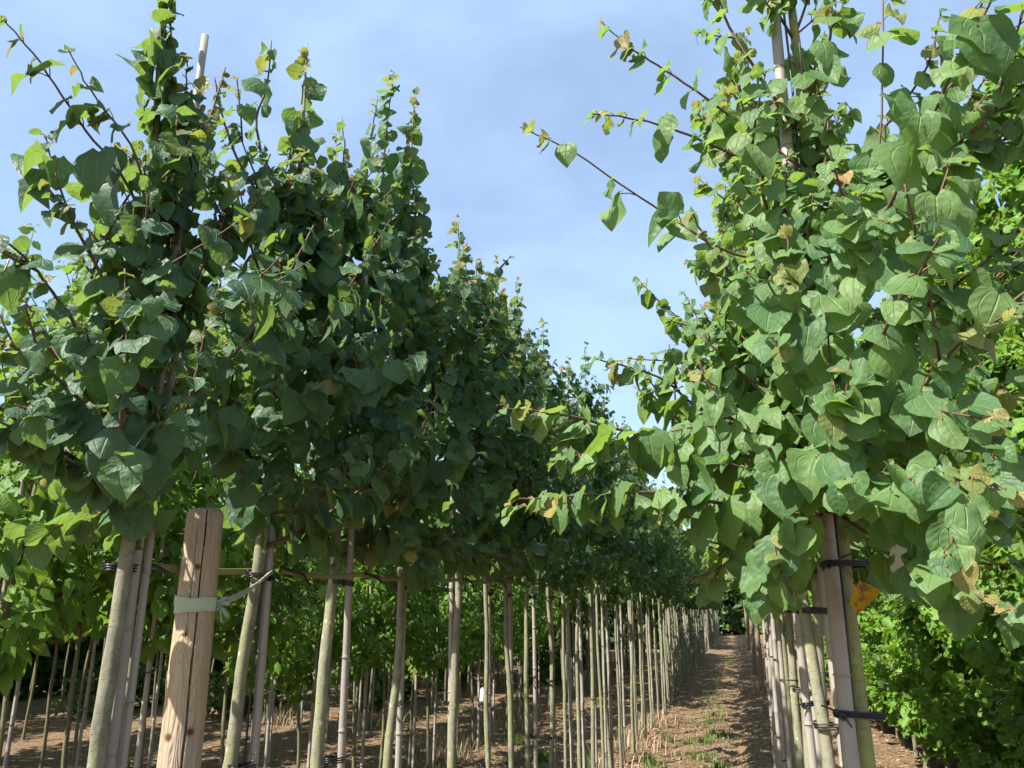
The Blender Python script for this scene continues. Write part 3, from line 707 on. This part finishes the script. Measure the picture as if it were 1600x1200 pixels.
# ------------------------------------------------------------------ right row
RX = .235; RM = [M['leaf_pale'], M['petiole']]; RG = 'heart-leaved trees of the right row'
def A(*pp): return [at(x, y, r) for x, y, r in pp]
custA = [
 (A((1262, 420, 1.93), (1130, 390, 1.85), (1020, 322, 1.75), (900, 240, 1.68), (812, 198, 1.62)), dict(gap=.07, size=.090, keep=.75, start=.22, th=.0032, tip_young=2.5)),
 (A((1250, 260, 1.93), (1140, 180, 1.85), (1040, 110, 1.78), (985, 75, 1.75), (940, 35, 1.72)), dict(gap=.065, size=.085, start=.12, th=.0032)),
 (A((1248, 300, 1.93), (1120, 230, 1.8), (1010, 190, 1.72), (925, 178, 1.68)), dict(gap=.065, size=.08, start=.12, tip_young=3)),
 (A((1285, 740, 1.93), (1130, 705, 1.75), (1000, 680, 1.62), (890, 650, 1.55), (785, 638, 1.5)), dict(gap=.045, size=.078, side=3, start=.1)),
 (A((1288, 790, 1.93), (1150, 790, 1.7), (1030, 770, 1.58), (900, 775, 1.5), (800, 782, 1.45)), dict(gap=.042, size=.080, side=3, start=.1)),
 (A((1275, 650, 1.93), (1120, 650, 1.75), (1030, 590, 1.68), (930, 560, 1.62)), dict(gap=.048, size=.075, side=2)),
 (A((1290, 800, 1.93), (1180, 850, 1.75), (1120, 890, 1.72), (1075, 905, 1.7)), dict(gap=.04, size=.06, side=2)),
 (A((1285, 760, 1.93), (1200, 700, 1.55), (1130, 640, 1.42), (1090, 560, 1.38)), dict(side=3)),
 (A((1290, 800, 1.93), (1390, 760, 1.5), (1480, 740, 1.3), (1590, 770, 1.2)), dict(side=3, size=.085, gap=.05)),
 (A((1290, 800, 1.93), (1420, 800, 1.6), (1520, 790, 1.4), (1640, 740, 1.3)), dict(side=3, size=.09)),
 (A((1285, 760, 1.93), (1400, 650, 1.5), (1500, 540, 1.35), (1590, 480, 1.28)), dict(side=3, size=.080)),
 (A((1280, 700, 1.93), (1360, 560, 1.45), (1420, 430, 1.3), (1450, 330, 1.28)), dict(side=3, size=.085)),
 (A((1275, 640, 1.93), (1330, 470, 1.5), (1340, 380, 1.4), (1345, 300, 1.38)), dict(side=3, size=.082)),
 (A((1265, 520, 1.93), (1360, 380, 1.65), (1430, 230, 1.5), (1500, 90, 1.45), (1545, -20, 1.42)), dict(gap=.06, size=.098, keep=.85, th=.0045, side=1)),
 (A((1265, 560, 1.93), (1350, 420, 1.8), (1375, 220, 1.75), (1380, -30, 1.72)), dict(gap=.07, size=.095, keep=.6, th=.0045, start=.2)),
 (A((1262, 500, 1.93), (1200, 330, 1.6), (1180, 240, 1.55), (1150, 130, 1.5)), dict(side=3, size=.08)),
 (A((1270, 560, 1.93), (1180, 470, 1.6), (1120, 400, 1.5), (1080, 330, 1.48)), dict(side=3, size=.082)),
 (A((1262, 480, 1.93), (1420, 340, 1.7), (1530, 250, 1.6), (1640, 160, 1.55)), dict(side=3, size=.085)),
 (A((1262, 420, 1.93), (1400, 230, 1.75), (1500, 120, 1.7), (1590, 40, 1.68)), dict(side=4, size=.08)),
 (A((1262, 380, 1.93), (1360, 230, 1.85), (1440, 120, 1.8), (1470, 20, 1.8)), dict(side=2, size=.08, start=.2)),
 (A((1262, 440, 1.93), (1440, 270, 1.6), (1540, 190, 1.5), (1640, 90, 1.5)), dict(side=4, size=.082)),
 (A((1262, 460, 1.93), (1400, 300, 1.9), (1500, 180, 1.9), (1560, 90, 1.9)), dict(side=4, size=.08)),
 (A((1275, 640, 1.93), (1480, 460, 1.7), (1570, 380, 1.65), (1640, 300, 1.6)), dict(side=4, size=.08)),
 (A((1240, 200, 1.93), (1150, 60, 1.9), (1110, -20, 1.9), (1080, -60, 1.9)), dict(side=2, size=.07)),
 (A((1240, 200, 1.93), (1290, 90, 1.8), (1300, 0, 1.8), (1300, -60, 1.8)), dict(side=3, size=.08)),
 (A((1270, 600, 1.93), (1250, 520, 1.5), (1240, 440, 1.42), (1225, 350, 1.4)), dict(side=3, size=.082)),
 (A((1282, 780, 1.93), (1300, 700, 1.5), (1320, 620, 1.42), (1330, 560, 1.4)), dict(side=3, size=.086)),
 (A((1288, 820, 1.93), (1240, 820, 1.6), (1210, 860, 1.55), (1240, 930, 1.55)), dict(side=2, size=.085)),
 (A((1290, 790, 1.93), (1400, 860, 1.7), (1480, 900, 1.5), (1570, 960, 1.38)), dict(side=2, size=.085, gap=.05)),
 (A((1285, 720, 1.93), (1440, 660, 1.65), (1540, 620, 1.5), (1620, 560, 1.45)), dict(side=3, size=.085)),
]
bare = lambda p: False
RA, tpA = near_tree('katsura_tree', (.238, 1.935, 0), 911, 'big pale green heart-leaved tree at front right, its lichened stem nearest the camera', 'tree', RG, RM, M['bark_front'],
          H=4.1, R0=.27, nbr=27, subs=(2, 4), custom=custA, r0=.0275, zc=1.76, size=.080, lean=(.018, .01), gap=.061, elev=(35, 70), allow=allow_right)
stake((.186, 1.91, 0), 3.6, .0190, (.053, .022), .0275, 601, 'thick weathered bamboo stake tied to the big pale tree at front right', 'bamboo stakes of the right row', lean=(.018, .008), zs=[.25, .72, 1.285, 1.60], cord=True)
labs = ['pale heart-leaved tree directly behind the big one at front right', 'third pale heart-leaved tree of the right row, counting from the camera', 'fourth pale heart-leaved tree of the right row, counting from the camera']
slabs = ['bamboo stake tied to the second stem of the right row', 'bamboo stake tied to the third stem of the right row', 'bamboo stake tied to the fourth stem of the right row']
for i, (y, H) in enumerate(((2.42, 3.5), (2.93, 3.4), (3.42, 3.45))):
    cu_ = []
    if i == 0: cu_ = [(A((1262, 600, 2.4), (1150, 540, 2.5), (1060, 500, 2.6), (1008, 448, 2.65)), dict(size=.06, side=3)), (A((1265, 640, 2.4), (1160, 600, 2.4), (1090, 570, 2.4), (980, 560, 2.4)), dict(size=.06, side=3)),
                      (A((1270, 760, 2.4), (1400, 520, 2.4), (1480, 300, 2.4), (1530, 160, 2.4)), dict(size=.07, side=3)), (A((1270, 760, 2.4), (1420, 620, 2.3), (1520, 480, 2.2), (1600, 380, 2.2)), dict(size=.08, side=6))]
    if i == 1: cu_ = [(A((1255, 760, 2.9), (1160, 700, 3.0), (1090, 660, 3.1), (1040, 640, 3.2)), dict(size=.07, side=5)), (A((1255, 800, 2.9), (1160, 780, 3.0), (1100, 760, 3.1), (1050, 740, 3.2)), dict(size=.07, side=5))]
    if i == 2: cu_ = [(A((1245, 800, 3.4), (1170, 750, 3.5), (1110, 710, 3.6), (1060, 690, 3.7)), dict(size=.07, side=6)), (A((1245, 840, 3.4), (1160, 830, 3.5), (1110, 820, 3.6), (1070, 800, 3.7)), dict(size=.07, side=6)), (A((1245, 700, 3.4), (1170, 640, 3.5), (1110, 600, 3.6), (1060, 580, 3.7)), dict(size=.07, side=5))]
    near_tree('katsura_tree', (RX + (-.03, .02, -.02)[i], y, 0), 950 + i * 11, labs[i], 'tree', RG, RM, M['bark_green'], H=H, R0=.40, nbr=28, custom=cu_, r0=.018, zc=1.66, size=.078, gap=.055, allow=allow_right)
    stake((RX + (-.03, .02, -.02)[i] + (.045, -.05, .05)[i], y - .01, 0), 2.9, .0138, ((-.045, .05, -.05)[i], .01), .0185, 620 + i, slabs[i], 'bamboo stakes of the right row', zs=[.33, .78, 1.2, 1.5])
RV = [variant('katsura_tree', 1300 + i * 7, 3.1 + .1 * i, RM, 'heart', M['bark_green'], R0=.38, nbr=24, size=.078, gap=.06, zc=1.68) for i in range(2)]
y = 3.95; i = 0
while y < 6.2:
    c = copy_tree(RV[i % 2], (RX + R.gauss(0, .02), y, 0), i * 1.3); tag(c, 'small heart-leaved tree at the far end of the short right row', 'tree', RG)
    s = copy_tree(SV[i % 4], (RX - .05, y, 0), 1.57); tag(s, 'bamboo stake at the far end of the short right row', 'stake', 'bamboo stakes of the right row')
    y += .5; i += 1

# yellow autumn leaf and a dried one hanging from the big tree: parts of it
def one_leaf(name, p, d, n_, size, r, y_, b, mats, lab, seed):
    rng = np.random.default_rng(seed); q = Vector(p) - Vector(RA.location)
    me = leaves_mesh(name, [(tuple(q + Vector((-.01, .02, .03))), tuple(q), d, n_, size, r, y_, b)], 'heart', True, mats, rng, fold=.5)
    o = link(name, me, RA); o['label'] = lab
M['autumn'] = leaf_mat('autumn leaf', (.62, .36, .02), (.66, .28, .02), (.6, .5, .06), (.6, .36, .03), (.6, .36, .03), (.85, .5, .02), tw=.5, back=(.6, .36, .04))
M['dry'] = leaf_mat('dry leaf', (.40, .33, .22), (.5, .42, .3), (.5, .45, .3), (.4, .3, .2), (.4, .3, .2), (.5, .4, .2), back=(.45, .38, .28))
one_leaf('autumn_leaf', at(1338, 915, 1.88), (.25, 0, -1), (.6, -1, .15), .062, .3, 0, 1.6, [M['autumn'], M['petiole']], 'yellow and orange autumn leaf', 4)
one_leaf('dry_leaf', at(1398, 856, 1.5), (-.05, 0, -1), (-.9, -.2, .1), .042, .3, 0, .2, [M['dry'], M['petiole']], 'pale dried curled leaf', 8)

# ------------------------------------------------------------------ wooden end post with its strap
PR = at(305, 955, 2.02); PX, PY = PR.x, PR.y
post = empty('wooden_post', (PX, PY, 0)); tag(post, 'thick round split wooden post with a pale webbing strap wrapped round it', 'post')
mb = MB(); H = 1.725
Z = [i * H / 90 for i in range(91)]
prof = [(.004 * math.sin(z * 2), 0, z, .0545 - .0125 * z / H) for z in Z] + [(0, 0, H + .007, .0385), (0, 0, H + .013, .033), (0, 0, H + .0135, .02), (0, 0, H + .0135, .003)]
cam_a = math.atan2(-PY, -PX)                       # direction of the path side
def crack_a(z, j): return (cam_a + .08 + .10 * math.sin(z * 2.2) + .05 * (z - 1) + .015 * math.sin(z * 31) if j == 0 else cam_a - .38 + .05 * math.sin(z * 9) + .02 * math.sin(z * 40) + (.35 if False else 0))
NS = 220
def pf(a, z, r):
    e = 0
    for j, (w_, dp, z0, z1) in enumerate(((.036, .018, -1, 9), (.018, .008, 1.44, 1.68), )):
        if z0 < z < z1:
            da = (a - crack_a(z, j) + math.pi) % (2 * math.pi) - math.pi
            ww = w_ * (1 + .35 * math.sin(z * 6)); 
            if r > .03: e += dp * max(0, 1 - abs(da) / ww)
    return r * (1 + .012 * math.sin(3 * a + z) + .006 * math.sin(7 * a - z * 3)) - e
mb.lathe(prof, NS, pf)
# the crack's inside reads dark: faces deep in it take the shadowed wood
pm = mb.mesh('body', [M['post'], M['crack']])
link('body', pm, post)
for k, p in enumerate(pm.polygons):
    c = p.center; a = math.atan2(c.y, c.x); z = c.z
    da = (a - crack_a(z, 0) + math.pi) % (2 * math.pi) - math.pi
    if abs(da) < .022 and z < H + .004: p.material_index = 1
zs_ = at(310, 946, 2.0).z
mb = MB()
def wrap(z, r, hgt, tilt, th=.0015, a0=0, a1=6.2832, n=60):
    rings = []
    for k in range(n + 1):
        a = a0 + (a1 - a0) * k / n; zz = z + tilt * math.cos(a - cam_a - 1.2) * .5
        rings.append([Vector((r * math.cos(a), r * math.sin(a), zz - hgt / 2)), Vector(((r + th) * math.cos(a), (r + th) * math.sin(a), zz - hgt / 2)), Vector(((r + th) * math.cos(a), (r + th) * math.sin(a), zz + hgt / 2)), Vector((r * math.cos(a), r * math.sin(a), zz + hgt / 2))])
    n0 = len(mb.v)
    for q in rings: mb.v += q
    for k in range(n):
        for j in range(4): mb.f.append((n0 + k * 4 + j, n0 + k * 4 + (j + 1) % 4, n0 + k * 4 + 4 + (j + 1) % 4, n0 + k * 4 + 4 + j)); mb.m.append(0)
wrap(zs_, .0448, .031, .006); wrap(zs_ + .005, .0468, .023, -.014)
st = empty('webbing_strap', (PX, PY, 0)); tag(st, 'pale green webbing strap wound round the wooden post and pulled to the next stake', 'strap', 'webbing straps')
mb.build('band', M['web'], st, smooth=False)
# tail to the next stake
t2 = Vector((LX + .02 - PX, 1.84 + .04 - PY, 1.60)); k0 = Vector((.049 * math.cos(cam_a + 1.35), .049 * math.sin(cam_a + 1.35), zs_))
def ribbon(mb, pts, hgt, tw0=0, tw1=0, th=.0014):
    n0 = len(mb.v); n = len(pts)
    for i, p in enumerate(pts):
        t = (pts[min(i + 1, n - 1)] - pts[max(i - 1, 0)]).normalized(); s_ = t.cross(Vector((0, 0, 1))).normalized(); u_ = s_.cross(t)
        a = tw0 + (tw1 - tw0) * i / (n - 1); hd = (u_ * math.cos(a) + s_ * math.sin(a)) * hgt / 2; td = (s_ * math.cos(a) - u_ * math.sin(a)) * th
        mb.v += [p - hd - td, p + hd - td, p + hd + td, p - hd + td]
    for i in range(n - 1):
        for j in range(4): mb.f.append((n0 + i * 4 + j, n0 + i * 4 + (j + 1) % 4, n0 + i * 4 + 4 + (j + 1) % 4, n0 + i * 4 + 4 + j)); mb.m.append(0)
mb = MB()
for o_ in (0, .006):
    ribbon(mb, [k0.lerp(t2, i / 14) + Vector((0, 0, o_ - .012 * math.sin(math.pi * i / 14))) for i in range(15)], .012, .3, 1.2)
for q in range(4):
    d = Vector((.6, -.2 + .1 * q, -.7 + .5 * q)).normalized(); ribbon(mb, [k0, k0 + d * .018, k0 + d * .036 + Vector((0, 0, -.012))], .012, q, q + 1)
kp = [k0 + Vector((.008 * math.cos(a), .004 * math.sin(2 * a), .010 * math.sin(a))) for a in [i * .5 for i in range(15)]]; mb.tube(kp, .003, 6)
mb.build('tail', M['web'], st)

# the long strap that runs from stem to stem, one piece per span
segs = [1.36 - .9, 1.36] + T_Y[1:] + [5.8, 6.3]
for i in range(len(segs) - 1):
    if i == 0: continue
    y0, y1 = segs[i], segs[i + 1]
    x = LX + .045 if i > 1 else LX - .045; z0 = 1.605 + .022 * max(0, (y0 - 1.8)); z1 = 1.605 + .022 * max(0, (y1 - 1.8))
    s_ = empty('row_strap', (x, y0 + .05, 0)); tag(s_, 'yellow green webbing strap pulled level from stem to stem under the left row crowns', 'strap', 'straps between the stems')
    mb = MB(); n = 14; p0, p1 = Vector((0, 0, z0)), Vector((0, y1 - y0 - .0, z1))
    ribbon(mb, [p0.lerp(p1, k / n) + Vector((.004 * math.sin(k), 0, -.010 * math.sin(math.pi * k / n))) for k in range(n + 1)], .016, .15 + .2 * (i % 2), .5)
    mb.build('band', M['web_green'], s_)
    mb = MB(); b0 = p0 + Vector((-.01, .0, .002)); rr_ = random.Random(i)
    ribbon(mb, [b0 + Vector((.01, 0, .004)), b0 + Vector((.02, .03, 0)), b0 + Vector((.03, .08, -.010)), b0 + Vector((.03, .12, -.02 - .02 * rr_.random()))], .009, .2, .9)
    mb.build('rubber_end', M['rubber'], s_)

# plant tag on a thin stem
tg = empty('plant_tag', tuple(at(752, 1085, 3.85))); tag(tg, 'small white plant tag hanging on a thin cane low among the left row', 'tag')
mb = MB(); mb.v += [Vector(p) for p in ((-.008, 0, -.03), (.008, 0, -.028), (.010, .004, .02), (.004, .006, .032), (-.006, .002, .022), (-.008, .002, -.03), (.008, .002, -.028), (.010, .006, .02), (.004, .008, .032), (-.006, .004, .022))]
mb.f += [(0, 1, 2, 3, 4), (9, 8, 7, 6, 5)] + [(i, i + 5, (i + 1) % 5 + 5, (i + 1) % 5) for i in range(5)]; mb.m += [0] * 7
mb.build('label_strip', M['tag'], tg, smooth=False); mb = MB(); mb.tube([Vector((.004, .007, .03)), Vector((.02, .01, .05)), Vector((.034, .012, .045))], .001, 4); mb.build('string', M['rubber'], tg)

# posts of the far right row
g = G('weathered wood'); g1 = g.noise(g.mapped((1, 1, .08)), 40, 4); M['weathered'] = g.surf(g.mix(g1, (.13, .095, .07), (.30, .24, .18)), .85, g.bump(g1, .4, .004), .2)
for i, (px, r, rr, ln, lab) in enumerate(((1181, 16.5, .047, -.015, 'leaning pale wooden post standing alone beside the far part of the path'), (1172, 21, .05, 0, 'dark shaded wooden post behind the leaning pale one by the path'), (1165, 34, .07, 0, 'reddish wooden post at the far end of the path'))):
    p = at(px, 955, r); po = empty('wooden_post', (p.x, p.y, 0)); tag(po, lab, 'post', 'posts beside the far path')
    mb = MB(); mb.lathe([(ln * z + .008 * math.sin(2 * z), 0, z, rr * (1.05 - .08 * z)) for z in [k * .12 for k in range(17)]] + [(ln * 1.93, 0, 1.94, rr * .7)], 16, lambda a, z, r: r * (1 + .03 * math.sin(3 * a + z)))
    mb.build('body', M['weathered'], po)

# ------------------------------------------------------------------ background rows to the left: oval-leaved bright green trees
BM_ = [M['leaf_bg'], M['petiole']]
BV = [variant('young_tree', 2000 + i * 5, 3.3 + .15 * (i % 3), BM_, 'oval', M['bark_bg'], R0=.66, nbr=30, size=.12, gap=.062, zc=1.33 + .05 * i, r0=.019, elev=(5, 62), young=.3, droop=.55, subs=(4, 6), fold=.3, drop=.25) for i in range(4)]
rows = [(-3.0, 2.7, 30, 'the second row left of the path', True), (-4.8, 1.8, 30, 'the third row left of the path', True), (-6.6, 2.6, 30, 'the fourth row left of the path', False), (-8.5, 3.6, 30, 'the fifth row left of the path', False), (-10.6, 5.0, 30, 'the sixth row left of the path', False)]
for ri, (x, y0, y1, lab, stk) in enumerate(rows):
    y = y0
    while y < y1:
        xx = x + R.gauss(0, .04)
        c = copy_tree(R.choice(BV), (xx, y, 0), R.uniform(0, 6.28), R.uniform(.90, 1.02) * ((.76 if ri == 0 and 4.2 < y < 12.5 else 1.0) if y < 13 else 1.2)); tag(c, 'bright green oval-leaved young tree in ' + lab, 'tree', 'young trees in ' + lab.split(',')[0])
        if stk:
            s = copy_tree(R.choice(SV), (xx + .045, y + .02, 0), R.uniform(-2, 2), 1); tag(s, 'thin bamboo stake among the young trees in ' + lab, 'stake', 'stakes in ' + lab.split(',')[0])
        y += R.uniform(.54, .76) * (1.15 if ri > 2 else 1)

# ------------------------------------------------------------------ lobed-leaved row on the right
HM = [M['leaf_hedge'], M['petiole']]
HV = [variant('feathered_tree', 3000 + i * 5, 4.5 + .2 * i, HM, 'lobed', M['bark_bg'], hi=(True), R0=.50, nbr=95, size=.108, gap=.058, zc=.42, r0=.024, elev=(8, 60), young=.35, droop=.45, subs=(4, 7), fold=.3, pz=1.0) for i in range(3)]
y = 3.0; i = 0
while y < 40:
    c = copy_tree(HV[i % 3], (1.78 + R.gauss(0, .04), y, 0), R.uniform(0, 6.28), R.uniform(.88, 1.0)); tag(c, 'bushy bright green lobed-leaved tree branched almost to the ground in the row at far right', 'tree', 'lobed-leaved trees at right')
    y += R.uniform(.6, .8); i += 1

# ------------------------------------------------------------------ distant foliage closing the nursery
items = []; R = random.Random(77)
def mass(x0, y0, x1, y1, h, n, dep, sc_=1):
    for i in range(n):
        t = R.random(); x = x0 + (x1 - x0) * t + R.uniform(-dep, dep); y = y0 + (y1 - y0) * t + R.uniform(-dep, dep)
        hh = h * (.82 + .22 * mn.noise(Vector((x * .6, y * .6, 1)))) ; z = R.random() ** .8 * hh
        s = R.uniform(.05, .13) * sc_; d = rv(R).normalized(); e = d.cross(rv(R)).normalized(); c = Vector((x, y, z))
        items.append(([tuple(c - d * s), tuple(c + e * s * .5), tuple(c + d * s), tuple(c - e * s * .5)], min(1, max(0, R.gauss(.45, .25)))))
mass(-12.6, 3, -14, 34, 3.5, 34000, .8, 2); mass(-13, 31, -2.6, 35, 4.0, 26000, .7, 1.8); mass(-2.6, 35, -3.2, 60, 4.0, 8000, .5, 2); mass(-5, 58, 14, 58, 4.6, 16000, 1.2, 3.4); mass(3.2, 4, 3.6, 72, 4.2, 30000, .5, 1.7)
for (x_, y_) in ((-5.7, 12), (-7.5, 10.5), (-5.8, 15.5), (-4.0, 17), (-9.4, 10), (-9.0, 14), (-7.4, 19), (-4.0, 22)): mass(x_, y_, x_ - .5, y_ + 2.5, .75, 1500, .35, .7)
scatter('distant_foliage', M['far_leaf'], items, 'deep green mass of nursery foliage closing the view behind all the rows', 'trees')

# the prototypes were only patterns to copy from
for h in hold:
    for ch in list(h.children): bpy.data.objects.remove(ch)
    bpy.data.objects.remove(h)
